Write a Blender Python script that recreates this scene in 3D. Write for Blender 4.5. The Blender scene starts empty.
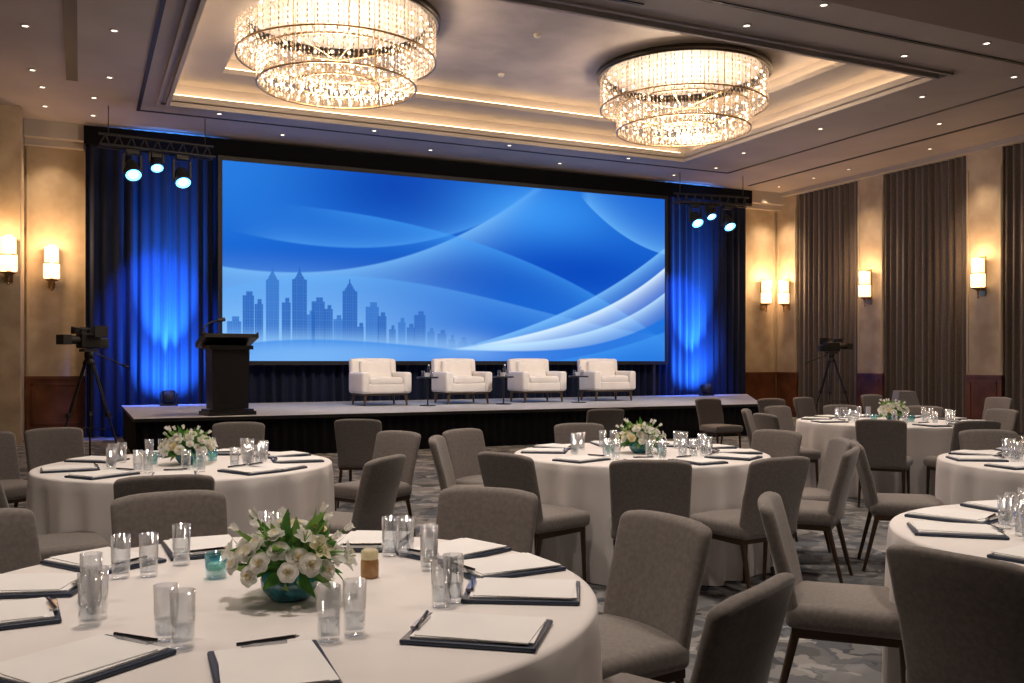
import bpy, math, random
import numpy as np
from mathutils import Matrix, Vector
random.seed(7)
scene = bpy.context.scene
scene.view_settings.view_transform = 'Standard'
pi = math.pi

# ------------------------------------------------------------ materials
def new_mat(name):
    m = bpy.data.materials.new(name); m.use_nodes = True
    nt = m.node_tree
    return m, nt, nt.nodes['Principled BSDF']

def pmat(name, col, rough=0.6, metal=0.0, col2=None, nscale=8.0, bump=0.0, bscale=60.0, sheen=0.0, spec=0.5, emis=None, estr=0.0, detail=4.0, transl=0.0):
    m, nt, b = new_mat(name)
    b.inputs['Base Color'].default_value = (*col, 1)
    b.inputs['Roughness'].default_value = rough
    b.inputs['Metallic'].default_value = metal
    b.inputs['Specular IOR Level'].default_value = spec
    if sheen: b.inputs['Sheen Weight'].default_value = sheen
    if emis:
        b.inputs['Emission Color'].default_value = (*emis, 1)
        b.inputs['Emission Strength'].default_value = estr
    tc = nt.nodes.new('ShaderNodeTexCoord')
    if col2 is not None:
        n = nt.nodes.new('ShaderNodeTexNoise'); n.inputs['Scale'].default_value = nscale; n.inputs['Detail'].default_value = detail
        nt.links.new(tc.outputs['Object'], n.inputs['Vector'])
        r = nt.nodes.new('ShaderNodeValToRGB')
        r.color_ramp.elements[0].position = 0.35; r.color_ramp.elements[0].color = (*col, 1)
        r.color_ramp.elements[1].position = 0.65; r.color_ramp.elements[1].color = (*col2, 1)
        nt.links.new(n.outputs['Fac'], r.inputs['Fac']); nt.links.new(r.outputs['Color'], b.inputs['Base Color'])
    if bump:
        n2 = nt.nodes.new('ShaderNodeTexNoise'); n2.inputs['Scale'].default_value = bscale; n2.inputs['Detail'].default_value = 3
        nt.links.new(tc.outputs['Object'], n2.inputs['Vector'])
        bp = nt.nodes.new('ShaderNodeBump'); bp.inputs['Strength'].default_value = bump; bp.inputs['Distance'].default_value = 0.02
        nt.links.new(n2.outputs['Fac'], bp.inputs['Height']); nt.links.new(bp.outputs['Normal'], b.inputs['Normal'])
    if transl:
        tl = nt.nodes.new('ShaderNodeBsdfTranslucent'); tl.inputs[0].default_value=(*(col2 or col),1)
        ms = nt.nodes.new('ShaderNodeMixShader'); ms.inputs[0].default_value = transl
        out = [n_ for n_ in nt.nodes if n_.type=='OUTPUT_MATERIAL'][0]
        nt.links.new(b.outputs[0],ms.inputs[1]); nt.links.new(tl.outputs[0],ms.inputs[2]); nt.links.new(ms.outputs[0],out.inputs[0])
    return m

def emat(name, col, s):
    m = bpy.data.materials.new(name); m.use_nodes = True; nt = m.node_tree; nt.nodes.clear()
    e = nt.nodes.new('ShaderNodeEmission'); e.inputs[0].default_value = (*col, 1); e.inputs[1].default_value = s
    o = nt.nodes.new('ShaderNodeOutputMaterial'); nt.links.new(e.outputs[0], o.inputs[0]); return m

def glassmat(name, tint=(1,1,1), base=0.06, edge=0.75, emis=None, estr=0.0):
    m = bpy.data.materials.new(name); m.use_nodes = True; nt = m.node_tree; nt.nodes.clear()
    t = nt.nodes.new('ShaderNodeBsdfTransparent'); t.inputs[0].default_value = (*tint, 1)
    g = nt.nodes.new('ShaderNodeBsdfGlossy'); g.inputs['Roughness'].default_value = 0.04; g.inputs[0].default_value = (1,1,1,1)
    lw = nt.nodes.new('ShaderNodeLayerWeight'); lw.inputs[0].default_value = 0.35
    mr = nt.nodes.new('ShaderNodeMapRange'); mr.inputs['To Min'].default_value = base; mr.inputs['To Max'].default_value = edge
    nt.links.new(lw.outputs['Facing'], mr.inputs['Value'])
    mx = nt.nodes.new('ShaderNodeMixShader'); nt.links.new(mr.outputs[0], mx.inputs[0]); nt.links.new(t.outputs[0], mx.inputs[1]); nt.links.new(g.outputs[0], mx.inputs[2])
    o = nt.nodes.new('ShaderNodeOutputMaterial'); last = mx
    if emis:
        e = nt.nodes.new('ShaderNodeEmission'); e.inputs[0].default_value = (*emis, 1); e.inputs[1].default_value = estr
        a = nt.nodes.new('ShaderNodeAddShader'); nt.links.new(mx.outputs[0], a.inputs[0]); nt.links.new(e.outputs[0], a.inputs[1]); last = a
    nt.links.new(last.outputs[0], o.inputs[0]); return m

M_wall = pmat('plaster_beige', (0.32,0.25,0.18), 0.7, col2=(0.45,0.365,0.27), nscale=2.2, bump=0.15, bscale=9)
M_wallframe = pmat('wall_frame_beige', (0.40,0.33,0.24), 0.6)
M_ceil = pmat('ceiling_paint', (0.34,0.305,0.285), 0.75, col2=(0.40,0.36,0.335), nscale=0.8)
M_ceilin = pmat('tray_ceiling_plaster', (0.34,0.305,0.29), 0.6, col2=(0.52,0.465,0.435), nscale=0.9)
M_slot = pmat('air_slot_black', (0.01,0.01,0.012), 0.6)
M_wood = pmat('wainscot_wood', (0.085,0.028,0.012), 0.35, col2=(0.15,0.055,0.025), nscale=3)
M_drape = pmat('drape_brown', (0.062,0.047,0.043), 0.85, sheen=0.25, col2=(0.085,0.066,0.060), nscale=30)
M_black = pmat('backdrop_velvet', (0.006,0.011,0.036), 0.85, sheen=0.03, spec=.3)
M_valance = pmat('valance_black', (0.004,0.004,0.006), 0.9, spec=.1)
M_blk = pmat('black_satin', (0.012,0.012,0.014), 0.35)
M_blkmat = pmat('black_matte', (0.012,0.012,0.014), 0.6)
M_skirt = pmat('stage_skirt_cloth', (0.005,0.0055,0.009), 0.85, spec=.2)
M_stage = pmat('stage_carpet', (0.36,0.37,0.40), 0.9, col2=(0.42,0.43,0.46), nscale=12)
M_cloth = pmat('tablecloth_linen', (0.78,0.74,0.73), 0.8, col2=(0.83,0.79,0.78), nscale=3, bump=0.10, bscale=7)
M_seat = pmat('chair_fabric_taupe', (0.155,0.134,0.124), 0.85, sheen=0.25, col2=(0.20,0.175,0.162), nscale=60, bump=0.1, bscale=300)
M_leg = pmat('chair_leg_bronze', (0.07,0.042,0.025), 0.35, metal=0.6)
M_white = pmat('armchair_white', (0.80,0.76,0.72), 0.6, col2=(0.84,0.80,0.76), nscale=6)
M_goldleg = pmat('armchair_leg', (0.10,0.06,0.03), 0.4)
M_paper = pmat('paper_white', (0.87,0.86,0.86), 0.7, col2=(0.9,0.89,0.89), nscale=4)
M_folder = pmat('folder_navy', (0.018,0.030,0.060), 0.45)
M_pen = pmat('pen_dark', (0.01,0.01,0.012), 0.2)
M_steel = pmat('steel', (0.5,0.5,0.52), 0.3, metal=1.0)
M_petal = pmat('petal_white', (0.95,0.93,0.88), 0.6, col2=(0.97,0.96,0.93), nscale=20, transl=.5)
M_petaly = pmat('petal_cream', (0.95,0.88,0.64), 0.6, transl=.5)
M_green = pmat('leaf_green', (0.045,0.19,0.03), 0.5, col2=(0.10,0.30,0.05), nscale=25, transl=.25)
M_lgreen = pmat('leaf_light', (0.24,0.44,0.10), 0.5, transl=.3)
M_teal = pmat('vase_teal', (0.02,0.11,0.14), 0.08, col2=(0.05,0.29,0.33), nscale=45, spec=1.0)
M_tealg = glassmat('votive_teal_glass', (0.50,0.82,0.90), 0.2, 0.8)
M_glass = glassmat('clear_glass', (0.97,0.98,0.99), 0.05, 0.8)
M_water = glassmat('water', (0.92,0.95,0.97), 0.05, 0.5)
M_candle = pmat('candle_wax', (0.85,0.75,0.6), 0.5, emis=(1,0.6,0.25), estr=0.3)
M_amber = pmat('jar_amber', (0.35,0.16,0.05), 0.4, col2=(0.5,0.3,0.12), nscale=60)
M_shade = pmat('sconce_glass', (0.9,0.7,0.45), 0.4, emis=(1.0,0.66,0.36), estr=2.4)
M_brass = pmat('brass', (0.45,0.30,0.14), 0.3, metal=1.0)
M_bulb = emat('chandelier_bulb', (1.0,0.76,0.48), 6.5)
M_crys = glassmat('crystal', (0.90,0.85,0.81), 0.10, 0.55, (1.0,0.66,0.42), 0.07)  # weak warm emission imitates bulb light caught in the crystal
M_crys2 = pmat('crystal_bead', (0.55,0.48,0.42), 0.08, spec=1.0, emis=(1.0,0.70,0.46), estr=0.20)  # lamplight put into the bead material as emission
M_ring = pmat('chandelier_ring', (0.02,0.015,0.012), 0.3, metal=0.5)
M_cove = emat('cove_led', (1.0,0.66,0.36), 11.0)
M_dl = emat('downlight_lens', (1.0,0.86,0.65), 5.0)
M_dltrim = pmat('downlight_trim', (0.4,0.36,0.32), 0.4)
M_blens = emat('mover_lens', (0.08,0.42,1.0), 8.0)
M_bcore = emat('mover_core', (0.6,0.88,1.0), 20.0)
M_ulens = emat('uplight_lens', (0.15,0.5,1.0), 12.0)

# carpet
M_carpet, nt, b = new_mat('carpet_pattern')
b.inputs['Roughness'].default_value = 0.95; b.inputs['Specular IOR Level'].default_value = 0.15
tc = nt.nodes.new('ShaderNodeTexCoord')
nz = nt.nodes.new('ShaderNodeTexNoise'); nz.inputs['Scale'].default_value = 3.5; nz.inputs['Detail'].default_value = 5
nt.links.new(tc.outputs['Object'], nz.inputs['Vector'])
vm = nt.nodes.new('ShaderNodeVectorMath'); vm.operation = 'MULTIPLY_ADD'; vm.inputs[1].default_value = (0.45,0.45,0)
nt.links.new(nz.outputs['Color'], vm.inputs[0]); nt.links.new(tc.outputs['Object'], vm.inputs[2])
def cv(scale,cols):
    vo = nt.nodes.new('ShaderNodeTexVoronoi'); vo.inputs['Scale'].default_value = scale
    nt.links.new(vm.outputs[0], vo.inputs['Vector'])
    sp = nt.nodes.new('ShaderNodeSeparateColor'); nt.links.new(vo.outputs['Color'], sp.inputs[0])
    r = nt.nodes.new('ShaderNodeValToRGB'); r.color_ramp.interpolation = 'CONSTANT'
    r.color_ramp.elements[0].position = 0; r.color_ramp.elements[0].color = (*cols[0][1],1)
    r.color_ramp.elements[1].position = cols[1][0]; r.color_ramp.elements[1].color = (*cols[1][1],1)
    for p_, c_ in cols[2:]:
        e = r.color_ramp.elements.new(p_); e.color = (*c_,1)
    nt.links.new(sp.outputs[0], r.inputs['Fac']); return r
rA = cv(5.0,[(0.0,(0.058,0.060,0.068)),(0.22,(0.18,0.18,0.185)),(0.42,(0.108,0.104,0.104)),(0.58,(0.30,0.285,0.275)),(0.74,(0.085,0.095,0.115)),(0.88,(0.225,0.212,0.20))])
rB = cv(10.0,[(0.0,(0.045,0.047,0.054)),(0.3,(0.15,0.15,0.158)),(0.55,(0.35,0.335,0.325)),(0.75,(0.11,0.118,0.138))])
mx = nt.nodes.new('ShaderNodeMix'); mx.data_type = 'RGBA'; mx.inputs['Factor'].default_value = 0.42
nt.links.new(rA.outputs['Color'], mx.inputs['A']); nt.links.new(rB.outputs['Color'], mx.inputs['B'])
nt.links.new(mx.outputs['Result'], b.inputs['Base Color'])

# ------------------------------------------------------------ mesh builder
class MB:
    def __init__(s): s.v=[]; s.f=[]; s.m=[]; s.s=[]; s.T=Matrix()
    def add(s, vs, fs, mat=0, smooth=False):
        o = len(s.v)
        s.v.extend([tuple(s.T @ Vector(p)) for p in vs])
        for f in fs: s.f.append([i+o for i in f]); s.m.append(mat); s.s.append(smooth)
    def box(s, c, size, mat=0, top=1.0):
        x,y,z = c; a,b_,h = size[0]/2,size[1]/2,size[2]/2
        t = top
        vs=[(x-a,y-b_,z-h),(x+a,y-b_,z-h),(x+a,y+b_,z-h),(x-a,y+b_,z-h),(x-a*t,y-b_*t,z+h),(x+a*t,y-b_*t,z+h),(x+a*t,y+b_*t,z+h),(x-a*t,y+b_*t,z+h)]
        s.add(vs,[(0,3,2,1),(4,5,6,7),(0,1,5,4),(1,2,6,5),(2,3,7,6),(3,0,4,7)],mat)
    def rbox(s, c, size, r, mat=0, div=(1,1,1), deform=None, pre=None):
        h=[q/2 for q in size]; L=[]
        for k in range(3):
            a=h[k]; rr=min(r,a*0.999)
            lst=[-a,-a+0.3*rr,-a+0.62*rr]
            n=max(1,div[k])
            for i in range(n+1): lst.append(-a+rr+(2*a-2*rr)*i/n)
            lst += [a-0.62*rr,a-0.3*rr,a]; L.append(lst)
        idx={}; vs=[]
        N=[len(l) for l in L]
        def vid(i,j,k):
            key=(i,j,k)
            if key in idx: return idx[key]
            q=[L[0][i],L[1][j],L[2][k]]
            inn=[max(-(h[t]-min(r,h[t]*.999)),min(h[t]-min(r,h[t]*.999),q[t])) for t in range(3)]
            d=Vector([q[t]-inn[t] for t in range(3)])
            if d.length>1e-9: d=d.normalized()*r
            p=Vector(inn)+d
            if deform: p=Vector(deform(p))
            p=p+Vector(c)
            idx[key]=len(vs); vs.append(tuple(p)); return idx[key]
        fs=[]
        for i in range(N[0]-1):
            for j in range(N[1]-1):
                fs.append((vid(i,j,0),vid(i,j+1,0),vid(i+1,j+1,0),vid(i+1,j,0)))
                K=N[2]-1
                fs.append((vid(i,j,K),vid(i+1,j,K),vid(i+1,j+1,K),vid(i,j+1,K)))
        for i in range(N[0]-1):
            for k in range(N[2]-1):
                fs.append((vid(i,0,k),vid(i+1,0,k),vid(i+1,0,k+1),vid(i,0,k+1)))
                J=N[1]-1
                fs.append((vid(i,J,k),vid(i,J,k+1),vid(i+1,J,k+1),vid(i+1,J,k)))
        for j in range(N[1]-1):
            for k in range(N[2]-1):
                fs.append((vid(0,j,k),vid(0,j,k+1),vid(0,j+1,k+1),vid(0,j+1,k)))
                I=N[0]-1
                fs.append((vid(I,j,k),vid(I,j+1,k),vid(I,j+1,k+1),vid(I,j,k+1)))
        s.add(vs,fs,mat,True)
    def cyl(s, p0, p1, r0, r1=None, mat=0, n=12, cap=True, smooth=True):
        if r1 is None: r1=r0
        p0=Vector(p0); p1=Vector(p1); d=(p1-p0).normalized()
        u=d.orthogonal().normalized(); w=d.cross(u)
        ring=lambda p,r_: [tuple(p+(u*math.cos(2*pi*i/n)+w*math.sin(2*pi*i/n))*r_) for i in range(n)]
        a=ring(p0,r0); b_=ring(p1,r1)
        s.add(a+b_,[(i,(i+1)%n,n+(i+1)%n,n+i) for i in range(n)],mat,smooth)
        if cap:
            s.add(a,[tuple(range(n))[::-1]],mat); s.add(b_,[tuple(range(n))],mat)
    def lathe(s, prof, mat=0, n=24, c=(0,0,0), smooth=True):
        vs=[]; fs=[]
        for (r_,z) in prof:
            for i in range(n):
                a=2*pi*i/n; vs.append((c[0]+r_*math.cos(a),c[1]+r_*math.sin(a),c[2]+z))
        for k in range(len(prof)-1):
            for i in range(n):
                j=(i+1)%n; fs.append((k*n+i,k*n+j,(k+1)*n+j,(k+1)*n+i))
        s.add(vs,fs,mat,smooth)
    def sphere(s, c, r_, mat=0, n=10, m=6, sc=(1,1,1)):
        vs=[];fs=[]
        for k in range(m+1):
            ph=pi*k/m
            for i in range(n):
                a=2*pi*i/n; vs.append((c[0]+r_*sc[0]*math.sin(ph)*math.cos(a),c[1]+r_*sc[1]*math.sin(ph)*math.sin(a),c[2]+r_*sc[2]*math.cos(ph)))
        for k in range(m):
            for i in range(n):
                j=(i+1)%n; fs.append((k*n+j,k*n+i,(k+1)*n+i,(k+1)*n+j))
        s.add(vs,fs,mat,True)
    def tube(s, pts, r_, mat=0, n=8):
        for a,b_ in zip(pts[:-1],pts[1:]): s.cyl(a,b_,r_,r_,mat,n)
        for p in pts[1:-1]: s.sphere(p,r_,mat,n,4)
    def bead(s, c, w, h, mat=0):
        x,y,z=c
        s.add([(x-w,y,z),(x,y-w,z),(x+w,y,z),(x,y+w,z),(x,y,z-h),(x,y,z+h)],[(0,1,5),(1,2,5),(2,3,5),(3,0,5),(1,0,4),(2,1,4),(3,2,4),(0,3,4)],mat)
    def mesh(s, name, mats):
        me=bpy.data.meshes.new(name); me.from_pydata(s.v,[],s.f)
        for m_ in mats: me.materials.append(m_)
        me.polygons.foreach_set('material_index',s.m); me.polygons.foreach_set('use_smooth',s.s)
        me.update(); return me
    def obj(s, name, mats, loc=(0,0,0), rz=0):
        return place(name, s.mesh(name,mats), loc, rz)

def place(name, me, loc=(0,0,0), rz=0):
    o=bpy.data.objects.new(name, me); scene.collection.objects.link(o)
    o.location=loc; o.rotation_euler=(0,0,rz); return o

def simple_box(name, x0,x1,y0,y1,z0,z1, mat):
    b_=MB(); b_.box(((x0+x1)/2,(y0+y1)/2,(z0+z1)/2),(x1-x0,y1-y0,z1-z0)); return b_.obj(name,[mat])

# ------------------------------------------------------------ room
XL,XR,YB,YN = -5.0,16.5,19.0,-6.0
CZ=5.75
simple_box('floor',XL-.2,XR+.4,YN-.2,YB+.2,-0.1,0.0,M_carpet)
simple_box('wall_back',XL-.2,XR+.4,YB,YB+.2,0,CZ+.9,M_wall)
simple_box('wall_right',XR+.15,XR+.35,YN,YB,0,CZ+.9,M_wall)
simple_box('wall_left',XL-.2,XL,YN,YB,0,CZ+.9,M_wall)
simple_box('wall_front',XL-.2,XR+.4,YN-.2,YN,0,CZ+.9,M_wall)

tx0,tx1,ty0,ty1 = 1.35,11.7,10.0,16.4
c=MB()
def cb(x0,x1,y0,y1,z0,z1,m=0): c.box(((x0+x1)/2,(y0+y1)/2,(z0+z1)/2),(x1-x0,y1-y0,z1-z0),m)
cb(XL-.2,tx0,YN-.2,YB+.2,CZ,CZ+.12)
cb(tx1,XR+.4,YN-.2,YB+.2,CZ,CZ+.12)
cb(tx0,tx1,YN-.2,ty0,CZ,CZ+.12)
cb(tx0,tx1,ty1,YB+.2,CZ,CZ+.12)
g=.22
cb(tx0-g-.05,tx0-g,ty0-g,ty1+g,CZ+.12,CZ+.42); cb(tx1+g,tx1+g+.05,ty0-g,ty1+g,CZ+.12,CZ+.42)
cb(tx0-g,tx1+g,ty0-g-.05,ty0-g,CZ+.12,CZ+.42); cb(tx0-g,tx1+g,ty1+g,ty1+g+.05,CZ+.12,CZ+.42)
q=.75; z1=CZ+.36
cb(tx0-g,tx0+q,ty0-g,ty1+g,z1,z1+.08); cb(tx1-q,tx1+g,ty0-g,ty1+g,z1,z1+.08)
cb(tx0+q,tx1-q,ty0-g,ty0+q,z1,z1+.08); cb(tx0+q,tx1-q,ty1-q,ty1+g,z1,z1+.08)
g2=.15
cb(tx0+q-g2-.05,tx0+q-g2,ty0+q-g2,ty1-q+g2,z1+.08,z1+.30); cb(tx1-q+g2,tx1-q+g2+.05,ty0+q-g2,ty1-q+g2,z1+.08,z1+.30)
cb(tx0+q-g2,tx1-q+g2,ty0+q-g2-.05,ty0+q-g2,z1+.08,z1+.30); cb(tx0+q-g2,tx1-q+g2,ty1-q+g2,ty1-q+g2+.05,z1+.08,z1+.30)
ZT=z1+.28
cb(tx0+q-.3,tx1-q+.3,ty0+q-.3,ty1-q+.3,ZT,ZT+.08,1)
c.obj('ceiling',[M_ceil,M_ceilin])
c=MB(); e=.16
cb(tx0-e,tx0-e+.04,ty0,ty1,CZ+.125,CZ+.16); cb(tx1+e-.04,tx1+e,ty0,ty1,CZ+.125,CZ+.16)
cb(tx0,tx1,ty0-e,ty0-e+.04,CZ+.125,CZ+.16); cb(tx0,tx1,ty1+e-.04,ty1+e,CZ+.125,CZ+.16)
e=-.65
cb(tx0-e,tx0-e+.03,ty0-e,ty1+e,z1+.085,z1+.11); cb(tx1+e-.03,tx1+e,ty0-e,ty1+e,z1+.085,z1+.11)
cb(tx0-e,tx1+e,ty0-e,ty0-e+.03,z1+.085,z1+.11); cb(tx0-e,tx1+e,ty1+e-.03,ty1+e,z1+.085,z1+.11)
c.obj('cove_light_strip',[M_cove])
c=MB()
cb(.87,.93,6.0,17.2,CZ-.012,CZ+.01); cb(.87,13.5,17.17,17.22,CZ-.012,CZ+.01); cb(13.47,13.53,9.1,17.2,CZ-.012,CZ+.01); cb(.87,13.5,9.05,9.11,CZ-.012,CZ+.01)
cb(-.2,-.04,6,15.8,CZ-.012,CZ+.01); cb(14.9,14.98,8.4,18.2,CZ-.012,CZ+.01)
cb(3.0,6.2,9.5,9.56,CZ-.012,CZ+.01)
c.obj('trim_ceiling_slots',[M_slot])
c=MB()
for k,(o_,h_) in enumerate([(0,.07),(.14,.035)]):
    cb(tx0-.06-o_,tx0-o_,ty0-.06-o_,ty1+.06+o_,CZ-h_,CZ+.02); cb(tx1+o_,tx1+.06+o_,ty0-.06-o_,ty1+.06+o_,CZ-h_,CZ+.02)
    cb(tx0-o_,tx1+o_,ty0-.06-o_,ty0-o_,CZ-h_,CZ+.02); cb(tx0-o_,tx1+o_,ty1+o_,ty1+.06+o_,CZ-h_,CZ+.02)
c.obj('trim_tray_moulding',[M_ceil])
simple_box('trim_ceiling_beam',XL,XR+.1,6.4,8.2,CZ-.16,CZ-.001,pmat('beam_brown',(0.20,0.16,0.135),.7))
c=MB()
cb(-.92,.05,YB-.35,YB-.001,CZ-.30,CZ-.001); cb(-.92,.05,YB-.18,YB-.001,CZ-.42,CZ-.30)
cb(15.35,XR,YB-.35,YB-.001,CZ-.30,CZ-.001); cb(15.35,XR,YB-.18,YB-.001,CZ-.42,CZ-.30)
cb(XR-.18,XR+.14,YN,YB-.35,CZ-.10,CZ-.001)
c.obj('trim_cornice',[M_ceil])
simple_box('wall_left_pier',-4.99,-.93,17.8,YB-.001,0,CZ-.002,M_wall)

def panel_wall(name, axis, a0, a1, face):
    b_=MB()
    def bb(p0,p1,dep0,dep1,z0,z1,m):
        if axis=='y': b_.box(((face-dep0+face-dep1)/2,(p0+p1)/2,(z0+z1)/2),(abs(dep1-dep0),p1-p0,z1-z0),m)
        else: b_.box(((p0+p1)/2,(face-dep0+face-dep1)/2,(z0+z1)/2),(p1-p0,abs(dep1-dep0),z1-z0),m)
    bb(a0,a1,-.15 if axis=='y' else 0.001,.02,1.12,CZ-.10,0)
    bb(a0,a1,-.15 if axis=='y' else 0.001,.05,0.0,1.08,1)
    bb(a0-.01,a1+.01,0.0,.075,1.08,1.14,1)
    bb(a0,a1,.0,.075,0.0,.16,1)
    f=.10
    for (p0,p1,z0,z1) in [(a0+f,a0+f+.03,.25,1.0),(a1-f-.03,a1-f,.25,1.0),(a0+f,a1-f,.25,.28),(a0+f,a1-f,.97,1.0)]:
        bb(p0,p1,.05,.068,z0,z1,1)
    for (p0,p1,z0,z1) in [(a0+.02,a0+.06,1.2,5.3),(a1-.06,a1-.02,1.2,5.3)]:
        bb(p0,p1,.02,.04,z0,z1,2)
    return b_.obj(name,[M_wall,M_wood,M_wallframe])
segs=[(18.25,18.95),(15.44,16.2),(12.45,13.27),(9.55,10.4),(6.6,7.5),(3.7,4.6),(0.8,1.7)]
for i,(a0,a1) in enumerate(segs): panel_wall('wall_right_panel_%d'%(i+1),'y',a0,a1,XR)
panel_wall('wall_back_panel_1','x',-0.91,.12,YB)
panel_wall('wall_back_panel_2','x',15.2,16.42,YB)

# ------------------------------------------------------------ drapes
def drape(name, p0, p1, z0, z1, mat, amp=.06, wl=.2, seedv=0, nz=10):
    rnd=random.Random(seedv)
    p0=Vector((*p0,0)); p1=Vector((*p1,0)); L=(p1-p0).length; d=(p1-p0)/L; nrm=Vector((-d.y,d.x,0))
    nx=int(L/wl*9)+2
    ph=[0.0]
    for i in range(nx): ph.append(ph[-1]+2*pi/9*(0.75+0.5*rnd.random()) )
    am=[amp*(0.75+.35*math.sin(i*0.21+seedv)) for i in range(nx+1)]
    vs=[];fs=[]
    for k in range(nz+1):
        t=k/nz; z=z0+(z1-z0)*t
        for i in range(nx+1):
            s_=i/nx*L
            off=am[i]*math.sin(ph[i]+.25*math.sin(t*3+i*.05))*(1.0-.25*t)
            p=p0+d*s_+nrm*off
            vs.append((p.x,p.y,z))
    for k in range(nz):
        for i in range(nx):
            a=k*(nx+1)+i; fs.append((a,a+1,a+nx+2,a+nx+1))
    b_=MB(); b_.add(vs,fs,0,True)
    return b_.obj(name,[mat])
drape('backdrop_curtain',(.08,18.68),(15.25,18.68),0.02,5.62,M_black,amp=.085,wl=.20,seedv=1,nz=12)
for i,(a0,a1) in enumerate([(16.24,18.21),(13.31,15.40),(10.45,12.40),(7.55,9.5),(4.65,6.55),(1.75,3.65)]):
    drape('window_drape',(XR+.02,a0),(XR+.02,a1),0.02,CZ-.11,M_drape,amp=.055,wl=.17,seedv=10+i)
drape('window_drape',(-3.6,17.68),(-1.30,17.68),0.02,CZ-.02,M_drape,amp=.055,wl=.17,seedv=30)

simple_box('backdrop_valance',.05,15.28,18.50,18.55,5.37,5.70,M_valance)
SX0,SX1,SZ0,SZ1,SY = 2.46,12.60,1.42,5.27,18.42
NX,NZ=760,290
U,V=np.meshgrid(np.linspace(0,1,NX),np.linspace(0,1,NZ))
def sm(x,a,b_):
    t=np.clip((x-a)/(b_-a),0,1); return t*t*(3-2*t)
def curve(pts):
    xs=np.array([p[0] for p in pts]); ys=np.array([p[1] for p in pts])
    co=np.polyfit(xs,ys,min(3,len(xs)-1)); return np.polyval(co,U)
def mixc(C,col,a): 
    return C*(1-a[...,None])+np.array(col)*a[...,None]
C=np.zeros((NZ,NX,3))
C[:]=(0.008,0.115,0.58)
C=mixc(C,(0.022,0.20,0.70),0.8*(1-sm(U,0,.35))*sm(V,.4,1.0))
C=mixc(C,(0.003,0.045,0.38),0.90*np.exp(-((U-.38)/.20)**2-((V-.93)/.22)**2))
C=mixc(C,(0.040,0.29,0.84),0.8*np.exp(-((U-.66)/.18)**2-((V-.86)/.18)**2))
C=mixc(C,(0.003,0.060,0.47),0.90*np.exp(-((U-.78)/.24)**2-((V-.52)/.15)**2))
C=mixc(C,(0.003,0.062,0.46),0.78*np.exp(-((U-.42)/.25)**2-((V-.50)/.12)**2))
C=mixc(C,(0.22,0.50,0.88),0.9*(1-sm(U,.12,.62))*(1-sm(V,.12,.60)))
def band(C,f,w,col,a,um=None,sharp=.006):
    d=f-V
    al=a*sm(d,-sharp,sharp)*np.exp(-np.clip(d,0,9)/w)
    if um is not None: al=al*um
    return mixc(C,col,al)
def bandup(C,f,w,col,a,um=None,sharp=.006):
    d=V-f
    al=a*sm(d,-sharp,sharp)*np.exp(-np.clip(d,0,9)/w)
    if um is not None: al=al*um
    return mixc(C,col,al)
C=band(C,curve([(0,.47),(.2,.47),(.38,.58),(.55,.80),(.68,1.04)]),.10,(0.20,0.52,0.92),.70,1-sm(U,.52,.74))
C=bandup(C,curve([(0,.66),(.22,.60),(.42,.66),(.58,.84),(.68,1.0)]),.06,(0.08,0.35,0.85),.6,sm(U,0,.15)*(1-sm(U,.6,.78)))
C=band(C,curve([(0,.80),(.25,.78),(.5,.68),(.75,.46),(1,.12)]),.10,(0.05,0.32,0.86),.55,sm(U,.08,.3))
C=band(C,curve([(0,.36),(.3,.44),(.55,.36),(.8,.22),(1,.16)]),.12,(0.11,0.40,0.88),.40)
C=bandup(C,curve([(.78,.96),(.86,.80),(.93,.71),(1,.66)]),.10,(0.13,0.43,0.88),.75,sm(U,.77,.80),.004)
C=band(C,curve([(.35,.0),(.5,.08),(.7,.26),(.88,.48),(1,.70)]),.07,(0.20,0.52,0.92),.8,sm(U,.38,.6))
C=band(C,curve([(.35,.0),(.5,.07),(.72,.22),(.88,.36),(1,.58)]),.065,(0.70,0.87,0.98),.92,sm(U,.36,.62))
C=band(C,curve([(.35,.03),(.5,.08),(.72,.13),(.88,.25),(1,.42)]),.06,(0.50,0.76,0.96),.82,sm(U,.36,.6))
C=band(C,curve([(.35,.06),(.5,.06),(.72,.07),(.88,.14),(1,.27)]),.30,(0.010,0.16,0.68),.9,sm(U,.32,.5))
C=band(C,curve([(.6,-.02),(.8,.04),(.9,.10),(1,.18)]),.08,(0.05,0.30,0.82),.6,sm(U,.6,.8))
C=mixc(C,(0.34,0.62,0.92),0.5*np.exp(-((V-.08)/.07)**2)*(1-sm(U,.45,.65)))
bl=[(.022,.026,.20),(.048,.022,.33),(.068,.016,.29),(.0936,.026,.465),(.120,.018,.30),(.1457,.028,.47),(.168,.016,.24),(.182,.026,.31),(.203,.018,.27),(.222,.018,.22),(.246,.030,.42),(.268,.014,.18),(.292,.028,.29),(.313,.018,.24),(.335,.014,.17),(.355,.016,.21),(.374,.018,.18),(.394,.024,.25),(.418,.016,.16),(.443,.020,.15),(.465,.014,.12),(.49,.020,.11),(.515,.02,.085)]
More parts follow.
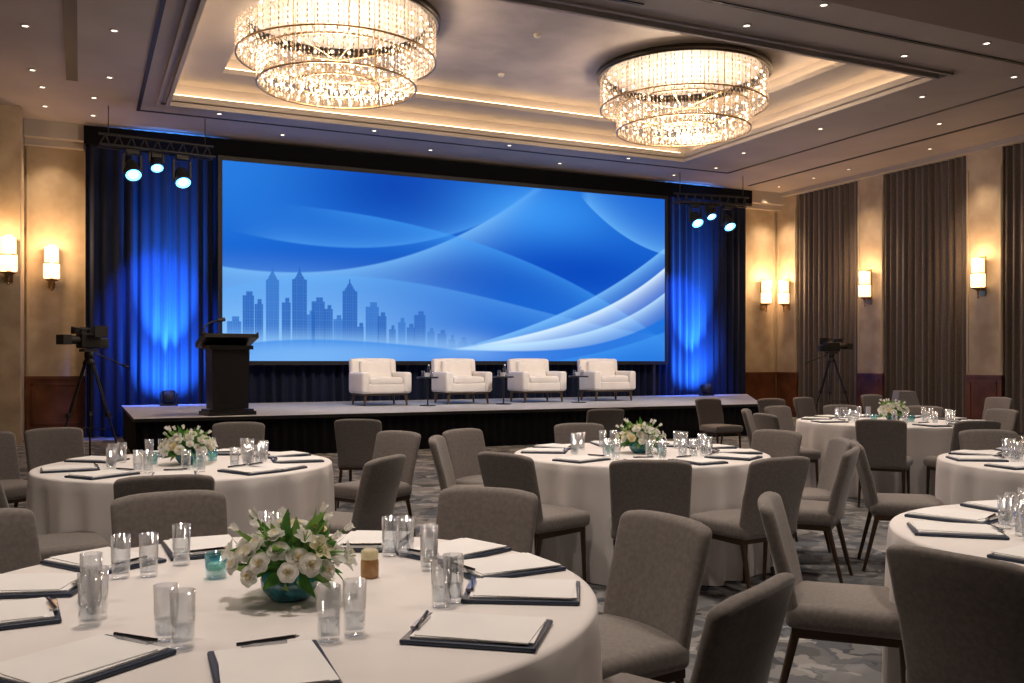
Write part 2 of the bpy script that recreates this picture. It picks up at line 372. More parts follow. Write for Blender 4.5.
for i,(u,w,t) in enumerate(bl):
    if t>.4:
        hw=w/2*np.where(V<t-.05,1.0,np.clip(1-(V-(t-.05))/.05,0,1)*.75); ins=(np.abs(U-u)<hw)&(V<t)&(V>.05)
        ins=ins|((np.abs(U-u)<.0014)&(V<t+.012)&(V>.05))
    else:
        ins=(np.abs(U-u)<w/2)&(V<t)&(V>.05)
        ins=ins|((np.abs(U-u-w*.1)<w/4)&(V<t+.022)&(V>.05))
    base=np.array([0.020,0.115,0.46]) if i%3 else np.array([0.035,0.16,0.54])
    a=ins*(0.95*sm(V,.05,.20)*(1-.30*sm(U,.25,.5)))
    stripe=((np.sin(U*1400)>.3)|(np.sin(V*420)>.6))*0.15
    C=mixc(C,base,a*(1-stripe))
C=band(C,curve([(0,.07),(.15,.11),(.3,.10),(.5,.06)]),.10,(0.035,0.23,0.74),.8,1-sm(U,.4,.55))
me=bpy.data.meshes.new('screen_image')
vx=np.stack([SX0+(SX1-SX0)*U,np.full_like(U,SY),SZ0+(SZ1-SZ0)*V],-1).reshape(-1,3)
ii=np.arange(NX*NZ).reshape(NZ,NX)
fc=np.stack([ii[:-1,:-1],ii[:-1,1:],ii[1:,1:],ii[1:,:-1]],-1).reshape(-1,4)
me.vertices.add(NX*NZ); me.vertices.foreach_set('co',vx.ravel())
me.loops.add(fc.size); me.loops.foreach_set('vertex_index',fc.ravel().astype(np.int32))
me.polygons.add(len(fc)); me.polygons.foreach_set('loop_start',(np.arange(len(fc))*4).astype(np.int32))
try: me.polygons.foreach_set('loop_total',np.full(len(fc),4,dtype=np.int32))
except Exception: pass
me.update(calc_edges=True); me.validate()
ca=me.color_attributes.new('graphic','FLOAT_COLOR','POINT')
ca.data.foreach_set('color',np.concatenate([C,np.ones((NZ,NX,1))],-1).astype(np.float32).ravel())
M_scr=bpy.data.materials.new('screen_graphic'); M_scr.use_nodes=True; nt=M_scr.node_tree; nt.nodes.clear()
at=nt.nodes.new('ShaderNodeAttribute'); at.attribute_name='graphic'
em=nt.nodes.new('ShaderNodeEmission'); em.inputs[1].default_value=1.12
o=nt.nodes.new('ShaderNodeOutputMaterial'); nt.links.new(at.outputs['Color'],em.inputs[0]); nt.links.new(em.outputs[0],o.inputs[0])
me.materials.append(M_scr)
fr=MB()
for (x0,x1,z0,z1_) in [(SX0-.08,SX0,SZ0-.08,SZ1+.08),(SX1,SX1+.08,SZ0-.08,SZ1+.08),(SX0,SX1,SZ0-.08,SZ0),(SX0,SX1,SZ1,SZ1+.08)]:
    fr.box(((x0+x1)/2,SY,(z0+z1_)/2),(x1-x0,.06,z1_-z0))
fr.box(((SX0+SX1)/2,SY+.03,(SZ0+SZ1)/2),(SX1-SX0,.03,SZ1-SZ0))
for x in (SX0+.3,(SX0+SX1)/2,SX1-.3):
    fr.box((x,SY+.02,(0.605+SZ0-.08)/2),(.08,.05,SZ0-.08-.605))
scr=fr.obj('projection_screen',[M_blkmat]); im=place('screen_image',me); im.parent=scr

# ------------------------------------------------------------ stage
st=MB(); ZS=.6
poly=[(.68,14.0),(11.8,14.0),(15.1,18.48),(.68,18.48)]
st.add([(x,y,ZS) for x,y in poly]+[(x,y,ZS-.06) for x,y in poly],[(0,1,2,3)],0)
for i in range(4):
    a=poly[i]; b2=poly[(i+1)%4]
    st.add([(a[0],a[1],ZS-.05),(b2[0],b2[1],ZS-.05),(b2[0],b2[1],ZS),(a[0],a[1],ZS)],[(0,1,2,3)],2)
for (a,b2) in [((.70,14.03),(11.78,14.03)),((.71,14.03),(.71,18.3)),((11.78,14.03),(15.05,18.33))]:
    L=math.dist(a,b2); nn=int(L/.03); vs=[];fs=[]
    dx,dy=(b2[0]-a[0])/L,(b2[1]-a[1])/L
    for k in range(2):
        for i in range(nn+1):
            s_=i/nn*L; off=.012*math.sin(s_*2*pi/.15)
            vs.append((a[0]+dx*s_-dy*off,a[1]+dy*s_+dx*off,.004 if k==0 else ZS-.05))
    for i in range(nn): fs.append((i,i+1,nn+2+i,nn+1+i))
    st.add(vs,fs,1,True)
st.obj('stage',[M_stage,M_skirt,M_blkmat])

# ------------------------------------------------------------ stage armchairs
a=MB()
a.rbox((0,0,.31),(.94,.78,.18),.035,0,(3,3,1))
a.rbox((0,-.06,.44),(.64,.66,.14),.045,0,(4,4,1),deform=lambda p:(p.x,p.y,p.z+(.015*(1-(p.x/.35)**2) if p.z>0 else 0)))
a.rbox((-.405,-.02,.42),(.15,.80,.38),.045,0,(1,3,3))
a.rbox((.405,-.02,.42),(.15,.80,.38),.045,0,(1,3,3))
a.rbox((0,.34,.545),(.90,.17,.65),.055,0,(4,1,4),deform=lambda p:(p.x,p.y+.10*(p.z+.33),p.z-.015*(abs(p.x)/.45)**3))
a.rbox((0,.22,.64),(.62,.14,.36),.05,0,(4,1,3),deform=lambda p:(p.x,p.y+.12*(p.z+.2),p.z))
for x in (-.40,.40):
    for y in (-.33,.33): a.cyl((x*1.02,y*1.02,0),(x*.97,y*.97,.22),.018,.03,1,10)
a.box((0,0,.205),(.86,.70,.035),1)
am=a.mesh('armchair',[M_white,M_goldleg])
for x,rz in [(5.03,.05),(6.66,.02),(8.28,-.02),(9.90,-.05)]: place('armchair',am,(x,16.6,ZS+.004),rz)
t=MB()
t.lathe([(0.0,0.0),(.15,0.0),(.15,.012),(.02,.02),(.015,.03)],0,24)
t.cyl((0,0,.02),(0,0,.50),.014,.014,0,10)
t.lathe([(0,.50),(.19,.50),(.20,.51),(.20,.525),(.19,.53),(0,.53)],0,32)
for dx in (-.08,.09):
    t.lathe([(0,.53),(.026,.53),(.032,.64),(.028,.64),(.024,.54),(0,.54)],1,14,(dx,.02,0))
t.cyl((0,-.06,.53),(0,-.06,.67),.028,.028,1,12); t.cyl((0,-.06,.67),(0,-.06,.73),.028,.011,1,12); t.cyl((0,-.06,.73),(0,-.06,.755),.014,.014,2,10)
t.cyl((.02,.08,.53),(.02,.08,.60),.045,.06,2,14)
tm=t.mesh('side_table',[M_blk,M_glass,M_paper])
for x in (5.74,7.26,8.885): place('side_table',tm,(x,15.95,ZS+.001))

# ------------------------------------------------------------ lectern
l=MB()
l.box((0,0,.03),(.72,.52,.06),0); l.box((0,0,.075),(.66,.46,.03),0)
l.box((0,0,.10+.45),(.54,.34,.90),0,top=1.05)
l.box((0,-.172,.55),(.40,.012,.70),0)
l.box((0,0,1.02),(.66,.42,.06),0)
l.T=Matrix.Translation((0,.02,1.12))@Matrix.Rotation(-.28,4,'X')
l.box((0,0,0),(.80,.56,.06),0); l.box((0,.27,.035),(.80,.02,.03),0)
for x in (-.39,.39): l.box((x,0,.035),(.02,.56,.04),0)
l.T=Matrix()
l.tube([(-.30,-.10,1.16),(-.40,-.12,1.20),(-.36,-.08,1.33),(-.24,.0,1.40),(-.12,.06,1.43)],.013,1); l.cyl((-.14,.05,1.425),(-.02,.11,1.45),.026,.032,1,12)
l.obj('lectern',[M_blk,M_blkmat],(2.02,14.55,ZS),.15)

# ------------------------------------------------------------ video cameras on tripods
k=MB()
for i in range(3):
    a_=2*pi*i/3+.4; dx,dy=math.cos(a_),math.sin(a_)
    for o_ in (-.02,.02):
        k.cyl((dx*.06-dy*o_,dy*.06+dx*o_,1.42),(dx*.30-dy*o_,dy*.30+dx*o_,.72),.013,.013,0,8)
    k.cyl((dx*.29,dy*.29,.76),(dx*.54,dy*.54,.02),.015,.012,0,8)
    k.sphere((dx*.54,dy*.54,.022),.022,0,8,5)
    k.box((dx*.30,dy*.30,.73),(.06,.06,.06),0)
    k.cyl((0,0,.55),(dx*.36,dy*.36,.52),.008,.008,0,6)
k.lathe([(0,1.40),(.08,1.40),(.09,1.43),(.06,1.48),(.05,1.50)],0,16)
k.lathe([(.0,1.50),(.065,1.50),(.065,1.58),(0,1.58)],0,16)
k.box((0,0,1.60),(.12,.24,.04),0)
k.cyl((.05,.08,1.56),(.14,.52,1.38),.010,.010,0,8); k.cyl((.13,.46,1.405),(.15,.56,1.365),.017,.017,0,8)
k.rbox((0,0,1.73),(.14,.34,.20),.02,0)
k.rbox((0,.22,1.70),(.12,.14,.14),.015,0)
k.cyl((0,-.16,1.74),(0,-.34,1.74),.055,.062,0,20); k.box((0,-.40,1.74),(.17,.13,.13),0,1.0)
k.box((0,-.02,1.90),(.03,.24,.025),0); k.box((0,-.12,1.86),(.025,.025,.08),0); k.box((0,.08,1.86),(.025,.025,.08),0)
k.cyl((.09,-.08,1.88),(.09,-.34,1.90),.016,.016,0,10)
k.cyl((-.08,-.02,1.82),(-.19,-.02,1.86),.012,.012,0,8); k.rbox((-.24,.0,1.87),(.10,.20,.085),.015,0)
k.box((.14,.10,1.86),(.02,.22,.15),0)
cm=k.mesh('video_camera_tripod',[M_blkmat])
place('video_camera_tripod',cm,(.10,13.4,0),math.radians(-55)).scale=(.90,.90,.97)
place('video_camera_tripod',cm,(15.0,15.5,0),math.radians(75))

# ------------------------------------------------------------ truss + moving lights
tr=MB()
for (y,z) in [(-.12,0),(.12,0),(0,.2)]: tr.cyl((-.95,y,z),(.95,y,z),.024,.024,0,10)
for i in range(9):
    x0=-.95+i*.211; x1=x0+.211
    tr.cyl((x0,-.12,0),(x1,.12,0),.012,.012,0,6); tr.cyl((x0,-.12,0),((x0+x1)/2,0,.2),.012,.012,0,6); tr.cyl(((x0+x1)/2,0,.2),(x1,.12,0),.012,.012,0,6)
for x in (-.8,.8): tr.cyl((x,0,.2),(x,0,.685),.008,.008,0,6)
def mover(tr,x,y,zd,tilt,s_=1.0):
    tr.box((x,y,-.06),(.20*s_,.16*s_,.08),0)
    for sx in (-1,1): tr.box((x+sx*.14*s_,y,-.18-zd),(.03,.08,.24+zd),0)
    tr.T=Matrix.Translation((x,y,-.26-zd))@Matrix.Rotation(tilt,4,'X')@Matrix.Scale(s_*1.15,4)
    tr.lathe([(0,.16),(.06,.15),(.095,.08),(.10,-.05),(.125,-.14),(.125,-.17),(.11,-.17),(.11,-.14)],0,20)
    tr.lathe([(.112,-.150),(.060,-.145)],1,20)
    tr.lathe([(.060,-.145),(0.0,-.142)],2,20)
    tr.T=Matrix()
mover(tr,-.42,0,.08,-.75); mover(tr,-.02,.05,-.08,-.65,.8); mover(tr,.40,0,.12,-.70)
trm=tr.mesh('lighting_truss',[M_blkmat,M_blens,M_bcore])
place('lighting_truss',trm,(1.22,17.2,5.06),.12)
place('lighting_truss',trm,(13.05,17.2,5.0),-.15)
u=MB()
u.box((0,0,.02),(.30,.22,.04),0); u.box((-.14,0,.13),(.02,.1,.2),0); u.box((.14,0,.13),(.02,.1,.2),0)
u.T=Matrix.Translation((0,0,.16))@Matrix.Rotation(-.25,4,'X')
u.lathe([(0,-.12),(.10,-.12),(.125,.10),(.11,.10)],0,20); u.lathe([(.112,.085),(0,.085)],1,20); u.T=Matrix()
um=u.mesh('stage_uplight',[M_blkmat,M_ulens])
place('stage_uplight',um,(1.46,18.0,ZS+.001)); place('stage_uplight',um,(13.50,18.0,ZS+.001))

# ------------------------------------------------------------ sconces
sc=MB()
sc.box((0,-.015,-.02),(.12,.03,.80),0); sc.box((0,-.07,-.30),(.03,.12,.03),0)
sc.lathe([(0,-.42),(.018,-.40),(.018,-.35),(.035,-.31),(.12,-.28),(.125,-.26)],0,20,(0,-.16,0))
sc.lathe([(.115,-.25),(.135,-.24),(.135,.02),(.125,.02),(.115,-.23)],1,24,(0,-.16,0))
sc.lathe([(.10,.02),(.118,.02),(.118,.32),(.105,.32),(.10,.02)],1,24,(0,-.16,0))
sc.lathe([(.137,.015),(.137,.035),(.118,.035)],0,24,(0,-.16,0))
sc.sphere((0,-.16,-.45),.025,0)
scm=sc.mesh('wall_sconce',[M_brass,M_shade])
for y in (18.53,15.83,12.87,9.97,7.05): place('wall_sconce',scm,(XR-.022,y,3.15),-pi/2)
for x,y in [(-.48,YB-.022),(16.0,YB-.022),(-1.10,17.798)]: place('wall_sconce',scm,(x,y,3.17),0)

# ------------------------------------------------------------ chandeliers
def build_chandelier():
    c_=MB()
    c_.lathe([(1.30,0),(1.47,0),(1.47,-.10),(1.42,-.10),(1.42,-.02),(1.30,-.02)],0,64)
    c_.lathe([(0,-.01),(1.30,-.01)],3,64)
    R1=1.40
    N=132
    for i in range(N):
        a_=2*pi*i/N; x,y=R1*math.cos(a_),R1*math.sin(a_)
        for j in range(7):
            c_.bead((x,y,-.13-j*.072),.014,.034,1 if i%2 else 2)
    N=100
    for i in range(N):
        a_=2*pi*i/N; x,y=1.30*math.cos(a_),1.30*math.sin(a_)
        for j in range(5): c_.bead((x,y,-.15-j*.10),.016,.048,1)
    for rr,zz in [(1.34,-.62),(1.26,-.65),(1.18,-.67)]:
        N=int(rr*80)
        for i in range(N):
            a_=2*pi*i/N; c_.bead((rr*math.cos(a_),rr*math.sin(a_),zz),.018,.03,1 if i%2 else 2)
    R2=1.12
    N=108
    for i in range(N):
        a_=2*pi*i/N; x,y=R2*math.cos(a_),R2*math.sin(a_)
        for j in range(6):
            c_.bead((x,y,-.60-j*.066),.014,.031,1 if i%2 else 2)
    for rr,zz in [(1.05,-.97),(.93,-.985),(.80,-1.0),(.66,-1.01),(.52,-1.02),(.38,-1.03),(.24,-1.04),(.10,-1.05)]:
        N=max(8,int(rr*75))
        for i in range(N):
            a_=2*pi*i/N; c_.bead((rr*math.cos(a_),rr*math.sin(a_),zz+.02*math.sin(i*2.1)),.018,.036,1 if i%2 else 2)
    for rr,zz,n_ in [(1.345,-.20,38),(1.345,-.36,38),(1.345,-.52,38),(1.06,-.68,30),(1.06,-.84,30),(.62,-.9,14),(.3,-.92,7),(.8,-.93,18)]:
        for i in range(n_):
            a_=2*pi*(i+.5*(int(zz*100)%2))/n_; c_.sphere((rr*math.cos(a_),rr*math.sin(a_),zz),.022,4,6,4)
    for rr,zz in [(1.40,-.60),(1.12,-.985),(1.12,-.60),(.6,-.97)]:
        c_.lathe([(rr-.012,zz),(rr+.012,zz),(rr+.012,zz-.02),(rr-.012,zz-.02),(rr-.012,zz)],5,64)
    for i in range(8):
        a_=2*pi*i/8; c_.cyl((1.36*math.cos(a_),1.36*math.sin(a_),-.60),(.0,.0,-.62),.006,.006,5,5,cap=False)
        c_.cyl((.6*math.cos(a_),.6*math.sin(a_),-.01),(.6*math.cos(a_),.6*math.sin(a_),-.97),.006,.006,5,5,cap=False)
        c_.cyl((1.12*math.cos(a_),1.12*math.sin(a_),-.01),(1.12*math.cos(a_),1.12*math.sin(a_),-.98),.006,.006,5,5,cap=False)
    return c_.mesh('chandelier',[M_ring,M_crys,M_crys2,M_ceilin,M_bulb,M_brass])
chm=build_chandelier()
CHZ=ZT-.002
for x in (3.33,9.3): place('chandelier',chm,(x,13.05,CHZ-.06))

# ------------------------------------------------------------ chair
ch=MB()
ch.rbox((0,.0,.425),(.47,.46,.095),.035,0,(4,4,1),deform=lambda p:(p.x*(1+.05*p.y/.23),p.y,p.z+(.012*(1-(p.x/.24)**2) if p.z>0 else 0)))
def bk(p):
    x,y,z=p
    z2=z-(.022*(abs(x)/.225)**4 if z>0 else 0)
    w=1.0+.03*(z/.25)
    return (x*w, y+.55*x*x-.17*(z+.24)-.03*((z+.24)/.48)**2, z2)
ch.rbox((0,-.215,.622),(.45,.055,.47),.026,0,(8,1,6),deform=bk)
ch.box((0,0,.368),(.42,.41,.03),1)
for sx in (-1,1):
    ch.cyl((sx*.20,.19,.37),(sx*.205,.205,0.0),.017,.011,1,8)
    ch.cyl((sx*.19,-.18,.40),(sx*.20,-.275,0.0),.017,.011,1,8)
    ch.cyl((sx*.195,.19,.355),(sx*.195,-.19,.355),.012,.012,1,6)
chair_me=ch.mesh('dining_chair',[M_seat,M_leg])
def chair_at(cx,cy,ang,D,twist=0):
    a_=math.radians(ang); x=cx+(D-.24)*math.cos(a_); y=cy+(D-.24)*math.sin(a_)
    return place('dining_chair',chair_me,(x,y,0),a_+pi/2+math.radians(twist))
def chair_free(x,y,face):
    return place('dining_chair',chair_me,(x,y,0),math.radians(face-90))

# ------------------------------------------------------------ round tables
def table_mesh(R,seedv):
    rnd=random.Random(seedv); ph=[rnd.random()*6.28 for _ in range(5)]
    b_=MB(); n=288; H=.75
    prof=[(0,H),(R*.35,H),(R*.7,H),(R-.02,H),(R-.004,H-.003),(R+.002,H-.012)]
    vs=[];fs=[]; rows=[]
    for (r_,z) in prof: rows.append([(r_*math.cos(2*pi*i/n),r_*math.sin(2*pi*i/n),z) for i in range(n)])
    for k_ in range(1,13):
        t_=k_/12; z=H-.012-(H-.018)*t_; row=[]
        for i in range(n):
            a_=2*pi*i/n
            w=math.sin(19*a_+ph[0]+.9*math.sin(3*a_+ph[1]))+.45*math.sin(33*a_+ph[2]+.6*math.sin(5*a_+ph[3]))
            rr=R+.004-.01*t_+.032*(t_**.6)*w
            row.append((rr*math.cos(a_),rr*math.sin(a_),z))
        rows.append(row)
    for row in rows: vs+=row
    for k_ in range(1,len(rows)-1):
        for i in range(n):
            j=(i+1)%n; fs.append((k_*n+j,k_*n+i,(k_+1)*n+i,(k_+1)*n+j))
    b_.add(vs,fs,0,True)
    b_.add([(0,0,H)]+rows[1],[(0,1+i,1+(i+1)%n) for i in range(n)],0,True)
    return b_.mesh('round_banquet_table',[M_cloth])
f=MB()
f.rbox((0,0,.006),(.24,.32,.012),.005,0)
f.T=Matrix.Translation((.003,-.004,.0145))@Matrix.Rotation(.03,4,'Z'); f.box((0,0,0),(.212,.290,.005),1); f.T=Matrix()
f.T=Matrix.Translation((-.004,.0,.0185))@Matrix.Rotation(-.04,4,'Z'); f.box((0,-.01,0),(.205,.27,.003),1); f.T=Matrix()
f.cyl((-.06,.135,.026),(.07,.150,.026),.0045,.0045,2,8); f.cyl((.07,.150,.026),(.08,.1512,.026),.0045,.001,3,8)
f.box((0,.145,.02),(.10,.02,.008),3)
folder_me=f.mesh('notepad_folder',[M_folder,M_paper,M_pen,M_steel])
gl=MB()
gl.lathe([(0,.0),(.024,.0),(.026,.004),(.0285,.130),(.0268,.130),(.0245,.016),(0,.014)],0,24)
gl.lathe([(0.0,.05),(.0250,.05),(.0243,.0165),(0,.0155)],1,24)
glass_me=gl.mesh('drinking_glass',[M_glass,M_water])
vo_=MB()
vo_.lathe([(0,0),(.028,0),(.030,.006),(.034,.075),(.031,.075),(.027,.01),(0,.01)],0,24)
vo_.cyl((0,0,.012),(0,0,.045),.024,.024,1,16)
votive_me=vo_.mesh('votive_candle',[M_tealg,M_candle])
jr=MB()
jr.lathe([(0,0),(.024,0),(.027,.006),(.027,.05),(.024,.056)],0,20); jr.lathe([(.024,.056),(.026,.06),(.026,.08),(.020,.085),(0,.085)],1,20)
jar_me=jr.mesh('spice_jar',[M_amber,M_petaly])

def floral(seedv):
    rnd=random.Random(seedv); b_=MB()
    b_.lathe([(0,0),(.045,0),(.055,.006),(.076,.035),(.078,.058),(.066,.082),(.062,.082),(.072,.055),(.0,.045)],0,28)
    def petal(M,tilt,az,L,W,cup,mat):
        T=M@Matrix.Rotation(az,4,'Z')@Matrix.Rotation(tilt,4,'Y')
        vs=[];fs=[]; nu,nv=4,4
        for i in range(nu+1):
            t_=i/nu; w=W*math.sin(pi*min(.98,(.12+.72*t_)))**.7
            for j in range(nv+1):
                s_=(j/nv-.5)*2
                vs.append(tuple(T@Vector((-cup*(s_*s_)*w*.8+ .35*L*(t_**2)*.6, s_*w, t_*L-(.12*L*abs(s_)**2 if i==nu else 0)))))
        for i in range(nu):
            for j in range(nv):
                a_=i*(nv+1)+j; fs.append((a_,a_+1,a_+nv+2,a_+nv+1))
        b_.add(vs,fs,mat,True)
    def leaf(M,L,W,bend,mat):
        vs=[];fs=[]; nu=6
        for i in range(nu+1):
            t_=i/nu; w=W*math.sin(pi*(.06+.92*t_)); x=bend*L*t_*t_; z=L*(t_-.25*abs(bend)*t_*t_)
            for s_ in (-1,0,1): vs.append(tuple(M@Vector((x-.2*w*abs(s_),s_*w,z))))
        for i in range(nu):
            for j in range(2):
                a_=i*3+j; fs.append((a_,a_+1,a_+4,a_+3))
        b_.add(vs,fs,mat,True)
    C0=Vector((0,0,.085))
    def frame(d):
        d=d.normalized(); q_=d.to_track_quat('Z','Y'); return q_.to_matrix().to_4x4()
    n=40
    for i in range(n):
        zz=1-1.0*(i+.5)/n; a_=i*2.39996+rnd.uniform(-.15,.15); rr=math.sqrt(max(0,1-zz*zz))
        d=Vector((rr*math.cos(a_),rr*math.sin(a_),zz*.80+.03))
        rad=rnd.uniform(.100,.132); p=C0+Vector((d.x*1.25,d.y*1.25,d.z*1.0))*rad
        M=Matrix.Translation(p)@frame(d+Vector((rnd.uniform(-.15,.15),rnd.uniform(-.15,.15),.2)))@Matrix.Rotation(rnd.uniform(0,6),4,'Z')
        mat=1 if rnd.random()<.82 else 2
        s_=rnd.uniform(.72,1.0)
        if i%4!=3:   # rose
            for k_ in range(6): petal(M,math.radians(66),k_*2*pi/6,.036*s_,.023*s_,.5,mat)
            for k_ in range(5): petal(M,math.radians(44),k_*2*pi/5+.4,.033*s_,.021*s_,.8,mat)
            for k_ in range(4): petal(M,math.radians(24),k_*2*pi/4+.2,.030*s_,.017*s_,1.0,mat)
            for k_ in range(3): petal(M,math.radians(6),k_*2*pi/3,.027*s_,.012*s_,1.0,2)
        else:
            for k_ in range(6): petal(M,math.radians(48),k_*pi/3,.052*s_,.015*s_,.5,mat)
            for k_ in range(5):
                a_=k_*1.26; q0=M@Vector((0,0,0)); q1=M@Vector((.010*math.cos(a_),.010*math.sin(a_),.03)); b_.cyl(q0,q1,.0012,.0012,4,5); b_.sphere(q1,.003,2,6,4)
        b_.cyl(C0,p,.003,.003,3,5)
    for i in range(90):
        a_=rnd.uniform(0,2*pi); e_=rnd.uniform(-.3,1.2); d=Vector((math.cos(a_)*math.cos(e_),math.sin(a_)*math.cos(e_),math.sin(e_)))
        p=C0+d*rnd.uniform(.03,.09)
        M=Matrix.Translation(p)@frame(d)@Matrix.Rotation(rnd.uniform(0,6.28),4,'Z')
        leaf(M,rnd.uniform(.07,.11),rnd.uniform(.010,.017),rnd.uniform(.1,.6),3 if rnd.random()<.6 else 4)
    for i in range(10):
        a_=rnd.uniform(0,2*pi); d=Vector((math.cos(a_)*.7,math.sin(a_)*.7,rnd.uniform(.4,.9))).normalized()
        M=Matrix.Translation(C0+d*.08)@frame(d)
        leaf(M,rnd.uniform(.10,.12),.007,.25,4)
        p=C0+d*rnd.uniform(.16,.18); b_.cyl(C0,p,.0015,.0015,3,5)
        for k_ in range(4): petal(Matrix.Translation(p)@frame(d),math.radians(12),k_*pi/2,.030,.009,.8,1)
    return b_.mesh('flower_centerpiece',[M_teal,M_petal,M_petaly,M_green,M_lgreen])
fl=[floral(3),floral(11)]

def on_table(name,me_,cx,cy,ang,r_,rot=None,jx=0):
    a_=math.radians(ang); return place(name,me_,(cx+r_*math.cos(a_),cy+r_*math.sin(a_),.7505),(a_+pi/2 if rot is None else rot)+jx)
rj=random.Random(5)
def dress(cx,cy,R,angs,k_):
    place('flower_centerpiece',fl[k_%2],(cx,cy,.7505),rj.uniform(0,6))
    for i,a_ in enumerate(angs):
        on_table('notepad_folder',folder_me,cx,cy,a_,R-.22,jx=rj.uniform(-.12,.12))
        on_table('drinking_glass',glass_me,cx,cy,a_+15,R-.42); 
        on_table('drinking_glass',glass_me,cx,cy,a_+5,R-.44)
    for i in range(3): on_table('votive_candle',votive_me,cx,cy,i*120+40,.22)

TB=[(.47,2.64,.925),(.62,6.22,.90),(3.62,5.60,.90),(8.12,7.47,1.02),(3.58,2.09,.90),(5.93,3.85,.90)]
for i,(x,y,R) in enumerate(TB): place('round_banquet_table',table_mesh(R,i+1),(x,y,0))
cx,cy,_=TB[0]
place('flower_centerpiece',fl[0],(.52,2.56,.7505),.6)
for a_,r_,j in [(50,.74,.2),(97,.72,-.1),(0,.73,.1),(-25,.72,-.08),(-57,.72,.35),(-99,.68,.1),(-136,.66,-.15),(178,.68,.1),(150,.70,.2),(123,.74,0),(23,.74,0)]:
    on_table('notepad_folder',folder_me,cx,cy,a_,r_,jx=j)
for a_,r_ in [(-76,.50),(-84,.51),(230,.45),(238,.49),(197,.47),(190,.44),(-40,.52),(-35,.54),(9,.52),(14,.55),(36,.58),(31,.60),(134,.52),(128,.46),(110,.52),(76,.58),(80,.64),(165,.46)]:
    on_table('drinking_glass',glass_me,cx,cy,a_,r_)
place('votive_candle',votive_me,(.37,2.90,.7505)); place('votive_candle',votive_me,(.62,2.84,.7505)); place('spice_jar',jar_me,(.79,2.71,.7505))
for ang,D in [(95,1.42),(42,1.46),(124,1.40),(4,1.36)]: chair_at(cx,cy,ang,D,rj.uniform(-3,3))
chair_free(1.37,2.08,118)
cx,cy,R=TB[1]
A=[258,222,-49,-12,20,60,100,140,185,295]; dress(cx,cy,R,A,1)
chair_free(.40,5.06,84); chair_at(cx,cy,-47,1.38,2)
chair_at(cx,cy,24,1.76,4)
for x,y,fc_ in [(-.12,5.36,10),(-.10,8.25,-70),(-.50,8.0,-55),(1.22,8.35,-105),(2.55,8.9,60)]: chair_free(x,y,fc_)
cx,cy,R=TB[2]
A=[121,150,203,240,270,304,335,7,40,78]; dress(cx,cy,R,A,0)
for ang,D in [(121,1.55),(147,1.42),(203,1.36),(240,1.38),(270,1.38),(304,1.38),(335,1.38),(7,1.38),(76,1.60)]: chair_at(cx,cy,ang,D,rj.uniform(-5,5))
cx,cy,R=TB[3]
A=[219,250,285,320,355,30,65,100,135,170]; dress(cx,cy,R,A,1)
for ang in A: chair_at(cx,cy,ang,1.52,rj.uniform(-5,5))
cx,cy,R=TB[4]
dress(cx,cy,R,[145,185,115,225,80],0)
chair_at(cx,cy,141,1.30,-6); chair_at(cx,cy,190,1.26,0); chair_at(cx,cy,235,1.38,0)
cx,cy,R=TB[5]
dress(cx,cy,R,[143,110,70,180,215,30],1)
chair_at(cx,cy,139,1.36,0); chair_at(cx,cy,62,1.38,0); chair_at(cx,cy,20,1.38,0)
for x,y,fc_ in [(5.6,9.6,80),(9.3,10.6,-100),(10.2,10.8,-80),(12.6,9.8,180),(12.0,11.2,-90),(8.5,11.0,-90)]: chair_free(x,y,fc_)

mo=MB()
mo.rbox((0,0,.22),(.70,.5,.44),.02,0); mo.box((0,0,.445),(.72,.52,.02),1)
vs=[(-.33,-.24,.46),(.33,-.24,.46),(.33,.22,.46),(-.33,.22,.46),(-.33,-.12,.86),(.33,-.12,.86),(.33,.16,.86),(-.33,.16,.86)]
mo.add(vs,[(0,3,2,1),(4,5,6,7),(0,1,5,4),(1,2,6,5),(2,3,7,6),(3,0,4,7)],2)
mo.obj('stage_monitor_speaker',[M_blkmat,M_steel,pmat('speaker_grille_grey',(.16,.16,.17),.6,col2=(.22,.22,.23),nscale=80)],(13.9,12.5,0),.9)

# ------------------------------------------------------------ downlights
d=MB(); d.lathe([(.06,.0),(.06,-.012),(.042,-.012),(.040,.0)],0,20); d.lathe([(.042,-.003),(0,-.003)],1,20)
dm=d.mesh('ceiling_downlight',[M_dltrim,M_dl])
pts=[]
for x in (2.2,5.0,7.8,10.6,12.9): pts.append((x,16.85)); pts.append((x,9.55))
for y in (10.9,13.2,15.4): pts.append((12.5,y)); pts.append((15.7,y+.3)); pts.append((.4,y))
for y in (16.8,18.0): pts.append((15.7,y)); pts.append((.2,y-.1)); pts.append((-.55,y-.4))
for x in (3.5,6.5,9.5,12.5): pts.append((x,17.9))
for y in (11.5,13.5,15.5): pts.append((-.65,y))
pts += [(8.2,8.6),(11.2,8.7),(13.9,8.6),(14.2,12.0)]
for x,y in pts: place('ceiling_downlight',dm,(x,y,CZ))
s=MB(); s.lathe([(0,-.05),(.04,-.05),(.055,-.03),(.06,0)],0,16)
sm_=s.mesh('smoke_detector',[pmat('detector_white',(.6,.57,.52),.5)])
for x,y in [(6.3,12.6),(6.6,14.6),(6.1,11.4)]: place('smoke_detector',sm_,(x,y,ZT))

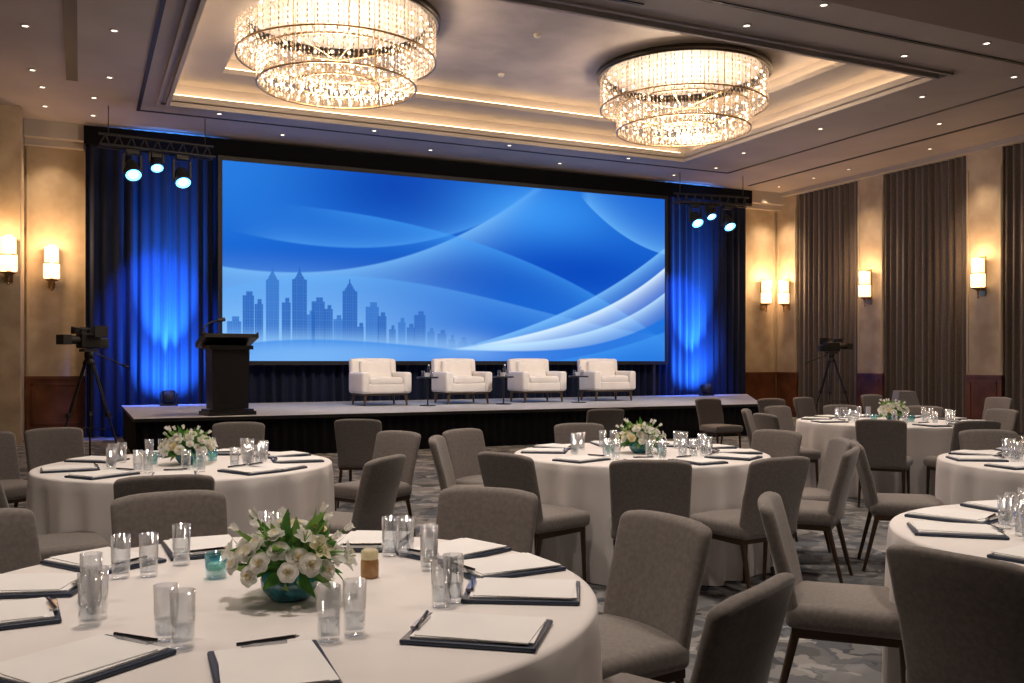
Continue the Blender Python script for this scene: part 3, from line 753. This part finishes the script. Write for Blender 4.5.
# ------------------------------------------------------------ lights
def light(kind,name,loc,energy,col,**kw):
    L=bpy.data.lights.new(name,kind); L.energy=energy; L.color=col
    for k_,v_ in kw.items(): setattr(L,k_,v_)
    o_=bpy.data.objects.new(name,L); scene.collection.objects.link(o_); o_.location=loc; return o_
def aim(o_,t_):
    d_=Vector(t_)-o_.location; o_.rotation_euler=d_.to_track_quat('-Z','Y').to_euler()
W=(1.0,.85,.72)
for x in (3.33,9.3):
    light('POINT','chandelier_glow',(x,13.05,5.30),400,(1,.76,.53),shadow_soft_size=.5)
for x,y,e_ in [(.5,2.9,400),(1.2,6.0,450),(3.6,5.2,450),(3.6,1.6,390),(6.2,3.6,420),(8.1,7.2,480),(5.6,8.6,300),(2.0,9.0,300),(11.5,8.6,320),(13.2,11.8,280),(-1.8,3.5,220)]:  # added soft spots for general fill; no fixtures modelled at these positions
    o_=light('SPOT','room_fill_spot',(x,y,CZ-.2),e_,W,spot_size=math.radians(90),spot_blend=1.0,shadow_soft_size=.2)
for y in (18.5,15.83,12.87,9.97):
    o_=light('SPOT','wall_wash',(15.75,y,CZ-.05),130,(1,.71,.43),spot_size=math.radians(70),spot_blend=.8,shadow_soft_size=.05); aim(o_,(16.5,y,2.2))
for x in (-.48,16.0):
    o_=light('SPOT','wall_wash',(x,18.3,CZ-.05),130,(1,.71,.43),spot_size=math.radians(70),spot_blend=.8,shadow_soft_size=.05); aim(o_,(x,19,2.2))
for loc in [(XR-.36,18.53,3.50),(XR-.36,15.83,3.50),(XR-.36,12.87,3.50),(-.48,18.6,3.52),(16.0,18.6,3.52),(-1.10,17.4,3.52)]:
    light('POINT','sconce_glow',loc,42,(1,.60,.28),shadow_soft_size=.08)
for x in (4.5,7.5,10.5):
    o_=light('SPOT','stage_wash',(x,12.3,5.4),520,(.95,.95,1.0),spot_size=math.radians(42),spot_blend=.7,shadow_soft_size=.1); aim(o_,(x,16.3,.7))
# blue lights
for x in (1.46,13.50):
    o_=light('SPOT','uplight_beam',(x,17.98,ZS+.28),11000,(.035,.26,1.0),spot_size=math.radians(40),spot_blend=1.0,shadow_soft_size=.05); aim(o_,(x+.02,18.62,2.4))
    o_=light('SPOT','uplight_spill',(x,17.95,ZS+.30),1500,(.035,.25,1.0),spot_size=math.radians(100),spot_blend=1.0,shadow_soft_size=.05); aim(o_,(x+.02,18.66,1.3))
for x in (1.25,13.1):
    o_=light('SPOT','mover_beam',(x,17.45,4.45),3000,(.025,.15,1.0),spot_size=math.radians(56),spot_blend=1.0,shadow_soft_size=.06); aim(o_,(x+.1,18.65,2.2))

w=bpy.data.worlds.new('World'); scene.world=w; w.use_nodes=True
w.node_tree.nodes['Background'].inputs[0].default_value=(.6,.55,.5,1); w.node_tree.nodes['Background'].inputs[1].default_value=.05

# ------------------------------------------------------------ camera
cam=bpy.data.cameras.new('camera'); co=bpy.data.objects.new('camera',cam); scene.collection.objects.link(co)
co.location=(0,0,1.4); co.rotation_euler=(pi/2,0,math.radians(-25)); cam.sensor_width=36; cam.lens=32.52; cam.shift_y=.02; cam.clip_start=.05
scene.camera=co
